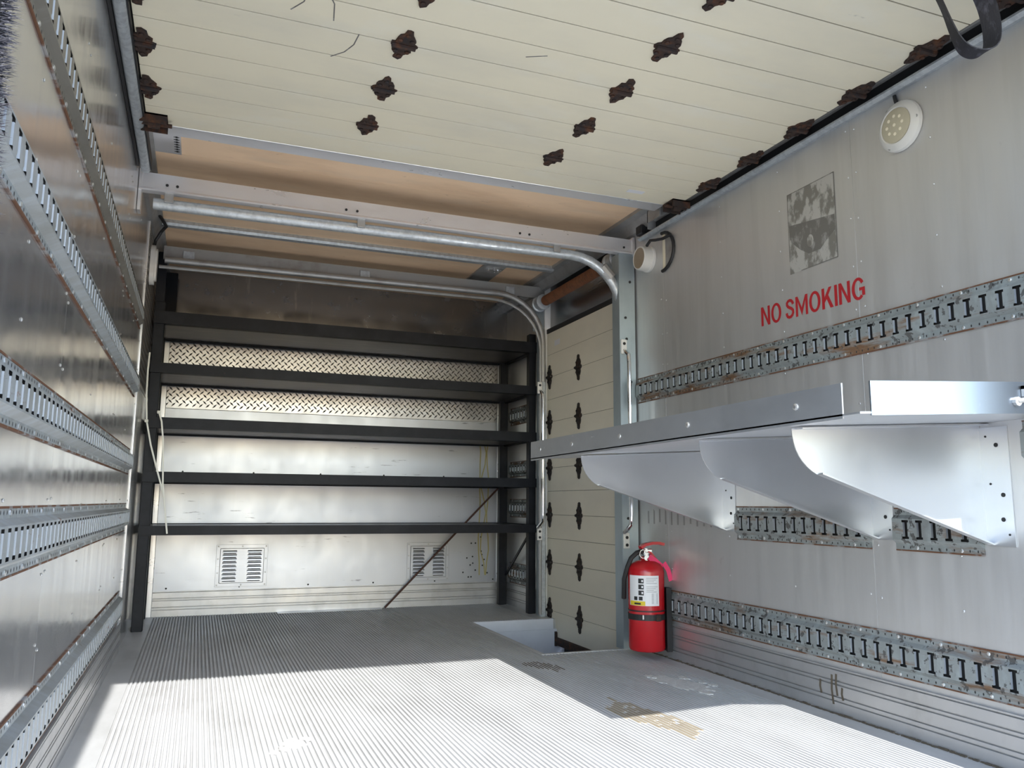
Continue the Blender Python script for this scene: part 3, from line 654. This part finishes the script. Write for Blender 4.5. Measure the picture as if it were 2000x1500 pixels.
# ================================================================== ALUMINIUM WALL SHELF WITH BRACKETS
shelf = thing('wall_shelf', (1.7, 2.2, .58), 'pale aluminium wall shelf with raised lips on three tapered brackets', 'shelf')
SX0, SY0, SY1 = 1.29, 1.304, 3.118; TILT = .055
def sz(x, y): return .872 + (3.118-y)*.0055 + (x-SX0)*TILT
def slab(mb, x0, x1, y0, y1, d0, d1):
    n = len(mb.v); mb.v += [(x, y, sz(x, y)+d) for d in (d0, d1) for y in (y0, y1) for x in (x0, x1)]
    for f in ((0,2,3,1),(4,5,7,6),(0,1,5,4),(2,6,7,3),(0,4,6,2),(1,3,7,5)): mb.f.append(tuple(n+i for i in f))
s = MB(); slab(s, SX0, XR-.001, SY0, SY1, 0, .004); part('tray', s, M['shelf'], shelf)
s = MB(); slab(s, SX0, SX0+.004, SY0+.05, SY1, -.006, .072); fl_ = part('front_lip', s, M['shelf_lip'], shelf)
mb = MB()
for yy in (1.50, 1.95, 2.35, 2.72, 3.02): mb.lathe([(.008, 0), (.008, .002), (.004, .0035)], (SX0, yy, sz(SX0, yy)+.036), '-x', 10)
part('rivet', mb, M['rivet'], fl_, kind='stuff')
s = MB(); slab(s, SX0+.03, XR-.001, SY0-.002, SY0+.002, -.004, .070); el = part('end_lip', s, M['lip_end'], shelf)
mb = MB(); zc = sz(1.78, SY0)
mb.tube([(1.755, SY0-.006, zc+.022), (1.83, SY0-.012, zc+.036), (1.90, SY0-.012, zc+.05)], .006, 8); mb.lathe([(.011, -.008), (.011, .0)], (1.755, SY0-.002, zc+.022), 'y', 10); mb.box(1.775, 1.90, SY0-.01, SY0-.003, zc+.052, zc+.06); mb.box(1.775, 1.783, SY0-.01, SY0-.003, zc+.035, zc+.06)
part('latch', mb, M['galv_dull'], el, label='small grey latch')
def gusset(y):
    o = []
    xt = 1.385; zt = sz(xt, y)-.004; zw = sz(XR, y)-.004; zb = .585
    P = [(xt, zt)]
    R = .10
    for k in range(1, 9):
        a = k/8*math.radians(66); P.append((xt+R*(1-math.cos(a))*1.25, zt-R*math.sin(a)*1.25))
    P += [(XR-.001, zb), (XR-.001, zw)]
    gb = MB(); gb.prism(P, lambda u, v, w: (u, w, v), y-.0015, y+.0015); gp = part('bracket', gb, M['shelf'], shelf)
    f = MB(); f.box(XR-.004, XR-.0005, y-.085, y, zb-.002, zw-.01); part('wall_flange', f, M['shelf'], gp)
    f = MB(); n = len(f.v); f.v += [(xt+.01, y, zt), (XR, y, zw), (XR, y-.03, zw), (xt+.01, y-.03, zt), (xt+.01, y, zt-.003), (XR, y, zw-.003), (XR, y-.03, zw-.003), (xt+.01, y-.03, zt-.003)]
    f.f += [(0,1,2,3),(7,6,5,4),(0,4,5,1),(1,5,6,2),(2,6,7,3),(3,7,4,0)]; part('top_flange', f, M['shelf'], gp)
    f = MB(); q = P[8]; f.prism([(q[0], q[1]), (XR-.002, zb), (XR-.002, zb+.004), (q[0], q[1]+.004)], lambda u, v, w: (u, w, v), y-.022, y); part('bottom_hem', f, M['shelf'], gp)
    h = MB()
    for yy, zz, r in ((y-.055, zb+.07, .006), (y-.05, zw-.06, .006), (y-.06, (zb+zw)/2-.03, .006), (y-.02, zw-.035, .003), (y-.025, (zb+zw)/2, .003), (y-.07, zb+.03, .003)):
        h.lathe([(r, .0), (r, .0015)], (XR-.004, yy, zz), '-x', 10)
    part('screw', h, M['hole'], gp, kind='stuff')
for y in (2.835, 2.035, 1.63): gusset(y)

# ================================================================== FIRE EXTINGUISHER
ex, ey = 1.934, 3.29
ext = thing('fire_extinguisher', (ex, ey, .035), 'red fire extinguisher strapped to the right wall beside the post', 'extinguisher')
R_ = .082
mb = MB(); mb.lathe([(.03, .048), (.07, .038), (.078, .042), (R_, .052), (R_, .385), (.079, .402), (.066, .420), (.045, .432), (.024, .438), (.022, .452)], (ex, ey, 0), n=36); part('cylinder', mb, M['red'], ext, True)
def cyl_patch(a0, a1, z0, z1, r=R_+.0008, n=12):
    mb = MB()
    for i in range(n):
        A = a0+(a1-a0)*i/n; B = a0+(a1-a0)*(i+1)/n
        mb.quad((ex+r*math.cos(A), ey+r*math.sin(A), z0), (ex+r*math.cos(B), ey+r*math.sin(B), z0), (ex+r*math.cos(B), ey+r*math.sin(B), z1), (ex+r*math.cos(A), ey+r*math.sin(A), z1))
    return mb
D = math.radians
lab = part('label', cyl_patch(D(178), D(282), .240, .372), M['paper'], ext, True, label='white instruction label')
for k, z in enumerate((.338, .312, .286)):
    part('pictogram', cyl_patch(D(215), D(232), z, z+.021, R_+.0014, 4), M['ink'], lab)
    part('pictogram_mark', cyl_patch(D(225), D(230), z+.006, z+.015, R_+.0019, 2), M['paper'], lab)
for a in (199, 216):
    part('pictogram', cyl_patch(D(a), D(a+12), .264, .280, R_+.0014, 4), M['ink'], lab)
part('yellow_panel', cyl_patch(D(182), D(236), .241, .260, R_+.0012, 6), M['yellow'], lab)
part('panel_text', cyl_patch(D(200), D(222), .245, .253, R_+.0016, 4), M['ink'], lab)
ln = MB()
for k in range(9):
    z = .360-k*.0075
    if k == 4: continue
    q = cyl_patch(D(240), D(278-(k*7) % 17), z, z+.0024, R_+.0014, 4); b0 = len(ln.v); ln.v += q.v; ln.f += [tuple(i+b0 for i in f) for f in q.f]
for k in range(8):
    z = .250+k*.0058; q = cyl_patch(D(256), D(263), z, z+.003, R_+.0014, 2); b0 = len(ln.v); ln.v += q.v; ln.f += [tuple(i+b0 for i in f) for f in q.f]
    q = cyl_patch(D(272), D(276), z, z+.003, R_+.0014, 2); b0 = len(ln.v); ln.v += q.v; ln.f += [tuple(i+b0 for i in f) for f in q.f]
part('printed_lines', ln, M['grey_ink'], lab, kind='stuff')
mb = MB(); mb.lathe([(.018, .445), (.018, .470), (.014, .474), (.014, .488)], (ex, ey, 0), n=16); mb.bbox(ex-.014, ex+.028, ey-.014, ey+.014, .462, .486, .003); part('valve', mb, M['chrome'], ext, True)
mb = MB(); mb.ribbon([(ex-.028, ey, .492), (ex-.005, ey, .505), (ex+.03, ey-.002, .512), (ex+.065, ey-.005, .512), (ex+.09, ey-.008, .506)], (0, 1, 0), .028, .013); part('top_lever', mb, M['red'], ext, True)
mb = MB(); mb.ribbon([(ex-.01, ey, .478), (ex+.02, ey-.002, .468), (ex+.045, ey-.004, .440), (ex+.065, ey-.008, .405), (ex+.074, ey-.01, .385)], (0, 1, 0), .026, .010); part('carry_handle', mb, M['red'], ext, True)
mb = MB(); mb.tube([(ex-.01, ey+.01, .475), (ex-.04, ey+.012, .468), (ex-.068, ey+.014, .445), (ex-.083, ey+.022, .405), (ex-.088, ey+.045, .35), (ex-.075, ey+.075, .26)], .011, 10); part('hose', mb, M['rubber'], ext, True)
mb = MB(); P = [(ex-.028+.017*math.cos(k/14*2*math.pi), ey-.024, .465+.019*math.sin(k/14*2*math.pi)) for k in range(15)]; mb.tube(P, .0022, 6); mb.lathe([(.013, 0), (.013, .006)], (ex-.012, ey-.03, .448), 'y', 12); part('pin_ring', mb, M['chrome'], ext, True)
mb = MB(); mb.ribbon([(ex+.0, ey-.03, .452), (ex+.03, ey-.036, .432), (ex+.06, ey-.046, .405)], [(0,.4,1)]*3, .030, .001); mb.ribbon([(ex+.068, ey-.045, .425), (ex+.088, ey-.05, .392), (ex+.10, ey-.052, .345)], (1, .3, .3), .028, .001); part('tag', mb, M['pink'], ext, label='pink service tag')
brk = thing('extinguisher_bracket', (2.03, ey, .03), 'black wall bracket with strap holding the fire extinguisher', 'bracket')
mb = MB(); mb.prism([(ex+.064, ey-.068), (XR-.0175, ey-.068), (XR-.0175, ey+.03), (ex+R_+.002, ey+.03), (ex+R_+.002, ey-.022)], lambda u, v, w: (u, v, w), .035, .315); part('back_plate', mb, M['rubber'], brk)
q = cyl_patch(D(20), D(340), .176, .202, R_+.0025, 28); part('strap', q, M['rubber'], brk, True)
q = cyl_patch(D(20), D(340), .213, .219, R_+.0018, 28); part('band', q, M['rubber'], brk, True)
mb = MB(); mb.bbox(ex-.004, ex+.022, ey-R_-.009, ey-R_-.002, .174, .204, .002); bu = part('buckle', mb, M['dark_steel'], brk)
mb = MB(); mb.bbox(ex-.058, ex-.04, ey-R_+.016, ey-R_+.022, .180, .202, .002); part('clasp', mb, M['chrome'], brk)

# ================================================================== LIGHTS AND CABLES
def round_lamp(y, z, label, dirty=False):
    o = thing('dome_light', (XR, y, z), label, 'light')
    if not dirty:
        mb = MB(); mb.lathe([(.080, 0), (.083, .006), (.081, .016), (.070, .026), (.060, .030), (.056, .027)], (XR-.001, y, z), '-x', 32); part('bezel', mb, M['white'], o, True)
        mb = MB(); mb.lathe([(.057, .022), (.056, .029), (.046, .0325), (.0, .034)], (XR-.001, y, z), '-x', 32); ln = part('lens', mb, M['lens'], o, True)
        lm = MB(); lm.lathe([(.0055, 0), (.0055, .0012)], (0, 0, 0), '-x', 10); me = lm.mesh('led', M['led'])
        for k in range(8):
            a = k/8*2*math.pi; rr = .030; inst('led', me, ln, (XR-.001-.0328, y+rr*math.cos(a), z+rr*math.sin(a)))
        inst('led', me, ln, (XR-.001-.0338, y, z))
        mb = MB()
        for a in (60, 180, 300): mb.lathe([(.006, .012), (.006, .022)], (XR-.001, y+.072*math.cos(D(a)), z+.072*math.sin(D(a))), '-x', 8)
        part('screw', mb, M['galv_dull'], o)
    else:
        mb = MB(); mb.lathe([(.066, 0), (.067, .012), (.063, .016), (.060, .058), (.056, .062), (.052, .060)], (XR-.001, y, z), '-x', 30); part('housing', mb, M['white'], o, True)
        mb = MB(); mb.lathe([(.053, .055), (.052, .0605), (.0, .062)], (XR-.001, y, z), '-x', 30); part('lens', mb, M['lens_dirty'], o, True, label='dirty brown lens')
    return o
o = round_lamp(1.818, 1.896, 'round white LED dome light high on the right wall')
mb = MB(); mb.tube([(XR-.008, 1.825, 1.97), (XR-.006, 1.832, 1.99), (XR-.006, 1.836, 2.010)], .006, 8); part('cable', mb, M['rubber'], o, True)
round_lamp(3.385, 1.905, 'round light with dirty brown lens next to the cross beam end', True)
o = thing('cable_cutout', (XR, 3.17, 1.9), 'half-round wall cut-out with black rubber edging and cable beside the dirty lamp', 'cable')
cy, cz = 3.262, 1.905
P = [(XR-.004, cy, cz+.095)] + [(XR-.004, cy-.105*math.sin(k/12*math.pi), cz+.095*math.cos(k/12*math.pi)) for k in range(13)]
mb = MB(); mb.tube(P, .0085, 8); part('edging', mb, M['rubber'], o, True)
mb = MB(); mb.prism([(p[1], p[2]) for p in P[1:]], lambda u, v, w: (w, u, v), XR-.0012, XR-.0004); hb = part('recess', mb, M['galv_dull'], o)
s = MB(); s.box(XR-.004, XR-.0013, 3.236, 3.256, cz-.085, cz+.085); part('frame_strip', s, M['cream'], o)
mb = MB(); mb.tube([(XR-.045, 3.335, 1.955), (XR-.045, 3.30, 1.972), (XR-.04, 3.26, 1.962), (XR-.03, 3.21, 1.955), (XR-.012, 3.165, 1.965)], .0075, 8); part('cable', mb, M['rubber'], o, True)
# left oval lamp
o = thing('oval_light', (XL, 4.45, 1.84), 'cream oval marker light on the tread plate of the left wall', 'light')
LX = XL+.006
def stad(r, hh, n=10): return [(r*math.cos(a), hh+r*math.sin(a)) for a in [k/n*math.pi for k in range(n+1)]] + [(r*math.cos(a), -hh+r*math.sin(a)) for a in [math.pi+k/n*math.pi for k in range(n+1)]]
mb = MB(); mb.prism(stad(.055, .050), lambda u, v, w: (w, 4.45+u, 1.905+v), LX, LX+.022); part('housing', mb, M['white'], o, True)
mb = MB(); mb.prism(stad(.040, .046), lambda u, v, w: (w, 4.45+u, 1.905+v), LX+.022, LX+.032); part('lens', mb, M['white'], o, True)
mb = MB(); mb.tube([(LX+.01, 4.45, 2.00), (LX+.015, 4.46, 2.04), (LX+.04, 4.44, 2.085), (LX+.065, 4.40, 2.105), (LX+.045, 4.33, 2.12), (LX+.03, 4.28, 2.13)], .0085, 8); part('cable', mb, M['rubber'], o, True)

# ================================================================== LETTERING AND OLD DECAL
txt = thing('lettering', (XR, 2.28, 1.385), 'red NO SMOKING lettering on the right wall', 'sign')
def ring(cx, cy, rx, ry, w, a0, a1, n):                  # flat band along an elliptical arc
    F = []
    for k in range(n):
        A, B = math.radians(a0+(a1-a0)*k/n), math.radians(a0+(a1-a0)*(k+1)/n)
        F.append([(cx+rx*math.cos(A), cy+ry*math.sin(A)), (cx+rx*math.cos(B), cy+ry*math.sin(B)), (cx+(rx-w)*math.cos(B), cy+(ry-w*.85)*math.sin(B)), (cx+(rx-w)*math.cos(A), cy+(ry-w*.85)*math.sin(A))])
    return F
t_ = .16
def band(P, w):                                            # flat band along a polyline
    V = [Vector(p) for p in P]; Lf = []; Rt = []
    for i, p in enumerate(V):
        d = (V[min(i+1, len(V)-1)]-V[max(i-1, 0)]).normalized(); n = Vector((-d.y, d.x))*w/2; Lf.append(p+n); Rt.append(p-n)
    return [[tuple(Lf[i]), tuple(Lf[i+1]), tuple(Rt[i+1]), tuple(Rt[i])] for i in range(len(V)-1)]
S_path = [(.50, .70), (.46, .82), (.37, .905), (.28, .925), (.18, .90), (.105, .82), (.105, .71), (.18, .61), (.29, .545), (.40, .485), (.485, .39), (.49, .27), (.43, .16), (.32, .085), (.23, .08), (.13, .12), (.075, .21), (.06, .32)]
GL = {'N': (.64, [[(0,0),(t_,0),(t_,1),(0,1)], [(t_,1),(t_,.70),(.48,0),(.48,.30)], [(.48,0),(.64,0),(.64,1),(.48,1)]]),
      'O': (.70, ring(.35, .5, .35, .515, t_, 0, 360, 28)),
      'S': (.58, band(S_path, .15)),
      'M': (.78, [[(0,0),(t_*.9,0),(t_*.9,1),(0,1)], [(t_*.9,1),(t_*.9,.72),(.39,0),(.39,.40)], [(.39,.40),(.39,0),(.636,.72),(.636,1)], [(.636,0),(.78,0),(.78,1),(.636,1)]]),
      'K': (.66, [[(0,0),(t_,0),(t_,1),(0,1)], [(t_,.30),(.285,.45),(.60,1),(.42,1),(t_,.56)], [(.285,.45),(.48,0),(.67,0),(.385,.625)]]),
      'I': (t_, [[(0,0),(t_,0),(t_,1),(0,1)]]),
      'G': (.70, ring(.35, .5, .35, .515, t_, 32, 312, 24) + [[(.40,.40),(.70,.40),(.70,.54),(.40,.54)], [(.545,.16),(.70,.16),(.70,.40),(.545,.40)]])}
word = 'NO SMOKING'; TW, THh = .535, .076
pen = 0.0; lay = []
for c in word:
    if c == ' ': pen += .22; continue
    lay.append((c, pen)); pen += GL[c][0]+.085
pen -= .085
for c, x in lay:
    mb = MB()
    for q in GL[c][1]: mb.quad(*[(XR-.0006, 2.547-(x+u)/pen*TW, 1.389+v*THh-(x+u)/pen*.012) for u, v in q])
    part('letter', mb, M['red_print'], txt)
dec = thing('faded_decal', (XR, 2.245, 1.55), 'worn grey remains of a rectangular warning decal above the lettering', 'decal')
XX = XR-.0007
def flat(poly, d): mb = MB(); mb.quad(*[(XX-d, y, z) for y, z in poly]); return mb
A0, A1, B0, B1 = 2.369, 2.123, 1.552, 1.867
part('backing', flat([(A0, B0), (A1, B0), (A1, B1), (A0, B1)], 0), M['ghost_lite'], dec)
part('band', flat([(A0-.004, 1.742), (A1+.006, 1.712), (A1+.006, 1.655), (A1+.05, 1.630), (2.205, 1.606), (2.265, 1.606), (2.31, 1.634), (A0-.02, 1.67), (A0-.006, 1.69)], .0003), M['ghost'], dec)
oval = [(2.255+.017*math.cos(k/12*2*math.pi), 1.652+.024*math.sin(k/12*2*math.pi)) for k in range(12)]
part('pale_oval', flat(oval, .0006), M['ghost_lite'], dec)
for poly in ([(A0, B1), (A1, B1), (A1, B1-.003), (A0, B1-.003)], [(A1+.0035, B0), (A1, B0), (A1, B1), (A1+.0035, B1)], [(A0, B0+.05), (A0-.003, B0+.05), (A0-.003, B1), (A0, B1)], [(A0-.06, B0+.003), (A1, B0+.003), (A1, B0), (A0-.06, B0)]):
    part('outline', flat(poly, .0004), M['ghost'], dec)

# ================================================================== STRAP, BRUSH SEAL, CABLE TIES
sc = .88
P = [(1.585, 1.36, 2.05), (1.628, 1.356, 1.99), (1.652, 1.352, 1.94), (1.672, 1.348, 1.885), (1.685, 1.342, 1.845), (1.700, 1.335, 1.822), (1.722, 1.325, 1.812), (1.745, 1.315, 1.818), (1.758, 1.308, 1.84), (1.756, 1.303, 1.88), (1.742, 1.30, 1.93), (1.715, 1.30, 1.985), (1.68, 1.30, 2.05)]
W_ = [(.75, .65, 0)]*4 + [(.6, .8, 0), (.4, .9, 0), (.2, 1, 0), (0, 1, 0), (-.25, .95, 0), (-.5, .85, 0), (-.6, .8, 0), (-.6, .8, 0), (-.6, .8, 0)]
P = [(x+.03, y_, z) for x, y_, z in P]
def smooth(P, n=5):                                      # Catmull-Rom resampling
    V = [Vector(p) for p in P]; V = [V[0]*2-V[1]] + V + [V[-1]*2-V[-2]]; out = []
    for i in range(1, len(V)-2):
        for k in range(n):
            t = k/n; a, b, c, d = V[i-1:i+3]
            out.append(.5*((2*b)+(c-a)*t+(2*a-5*b+4*c-d)*t*t+(3*b-a-3*c+d)*t**3))
    return out + [V[-2]]
W_ = [(.7, .7, 0)]*3 + [(.62, .78, 0), (.5, .87, 0), (.35, .93, 0), (.2, .98, 0), (.05, 1, 0), (-.1, 1, 0), (-.3, .95, 0), (-.45, .9, 0), (-.55, .83, 0), (-.6, .8, 0)]
mb = MB(); mb.ribbon(smooth(P), smooth(W_), .044, .003)
single('pull_strap', mb, M['strap'], 'black webbing pull strap looping down from the overhead door', 'strap', True)
o = thing('brush_seal', (-.28, YR+.05, 0), 'fuzzy dark grey brush seal standing along the left rear jamb', 'seal')
bx, by = -.266, YR+.045
s = MB(); s.bbox(bx-.026, bx-.002, by-.10, by+.002, .0, 1.95, .003); part('holder', s, M['rubber'], o)
mb = MB(); rnd = random.Random(3)
for k in range(5200):
    z = rnd.uniform(.02, 1.94); yy = by+rnd.uniform(-.028, .002); L2 = .016+rnd.uniform(-.006, .012); a = rnd.uniform(-.9, .9)*.6; dz = rnd.uniform(-.5, .9)
    p0 = Vector((bx-.006, yy, z)); d = Vector((1, a*.9, dz*.55)).normalized()*L2; w = .0011
    n = len(mb.v); mb.v += [tuple(p0+Vector((0, w, 0))), tuple(p0+Vector((0, -w*.5, w))), tuple(p0+Vector((0, -w*.5, -w))), tuple(p0+d)]
    mb.f += [(n, n+1, n+3), (n+1, n+2, n+3), (n+2, n, n+3)]
part('bristles', mb, M['brush'], o, kind='stuff')
def tie(P, label, head=None):
    o = thing('cable_tie', P[-1], label, 'cable tie', 'long pale cable ties hanging on the rack')
    mb = MB(); mb.ribbon(P, (1, .15, 0), .0085, .0025); part('tail', mb, M['ties'], o, True)
    h = P[head]; mb = MB(); mb.bbox(h[0]-.010, h[0]+.008, h[1]-.006, h[1]+.004, h[2]-.008, h[2]+.008, .002); part('head', mb, M['ties'], o)
tie([(-.297, 4.785, 1.50), (-.300, 4.785, 1.40), (-.298, 4.782, 1.27), (-.287, 4.778, 1.12), (-.258, 4.775, .99), (-.222, 4.772, .87), (-.188, 4.77, .76), (-.172, 4.77, .70)], 'pale nylon cable tie hanging straight from the tread plate edge', 3)
tie([(-.228, 4.772, 1.17), (-.212, 4.768, 1.12), (-.198, 4.766, 1.02), (-.190, 4.766, .90), (-.184, 4.766, .78), (-.172, 4.764, .70), (-.158, 4.764, .60), (-.146, 4.764, .515)], 'pale nylon cable tie bowing out in front of the black upright', 0)

# ================================================================== DRIED PATCHES ON THE FLOOR
def blob(cx, cy, rx, ry, rot, seed, n=26, jag=.22, z=.0026):
    rnd = random.Random(seed); mb = MB(); c, s_ = math.cos(rot), math.sin(rot); pts = []
    for k in range(n):
        a = k/n*2*math.pi; r = 1+rnd.uniform(-jag, jag); u, v = rx*r*math.cos(a), ry*r*math.sin(a)
        pts.append((cx+c*u-s_*v, cy+s_*u+c*v))
    mb.prism(pts, lambda u, v, w: (u, v, w), z-.004, z); return mb
def add(a, b): n = len(a.v); a.v += b.v; a.f += [tuple(i+n for i in f) for f in b.f]; return a
pl = blob(1.79, 2.80, .058, .15, .18, 4, 40, .22, .0032)
for k, (dx, dy, r) in enumerate(((.065, .08, .016), (.09, -.02, .012), (.10, -.07, .013), (.0, -.17, .02), (-.05, .14, .016))): pl = add(pl, blob(1.79+dx, 2.80+dy, r, r*1.8, .2, 20+k, 14, .3, .0036+k*.0003))
single('plaster_patch', pl, M['plaster'], 'pale dried plaster smear on the floor near the extinguisher', 'patch')
def streaks(cx, cy, L0, W0, seed, slant=0.0, fill=.0118):
    rnd = random.Random(seed); mb = MB(); n = int(2*W0/.0152)
    for k in range(n):
        x = round((cx-W0+k*.0152-FX0)/.0152)*.0152+FX0+.0084; t = 1-abs(k-n/2)/(n/2)*.75
        yc = cy+slant*(x-cx); a = yc-L0*t*rnd.uniform(.55, 1)
        while a < yc+L0*t:
            b = a+rnd.uniform(.05, .22); mb.box(x-fill/2, x+fill/2, a, min(b, yc+L0*t*rnd.uniform(.8, 1.1)), -.001, .0026); a = b+rnd.uniform(.004, .03)
    return mb
single('brown_stain', streaks(1.42, 2.38, .31, .088, 5, -1.2), M['stain'], 'brown dried spill lying in the floor ridges in front of the shelf shadow', 'stain')
single('dark_stain', streaks(1.42, 3.28, .13, .07, 8, -.8, .004), M['seam'], 'small dark streaky stain on the floor just before the step well', 'stain')
pl = blob(.30, 2.50, .03, .045, .3, 41, 18, .4)
for k in range(5): pl = add(pl, blob(.24+k*.025, 2.43+k*.025, .012, .02, .3, 50+k, 10, .4, .0029+k*.0003))
single('paint_spot', pl, M['plaster'], 'small cream paint spot on the sunlit floor at lower left', 'patch')
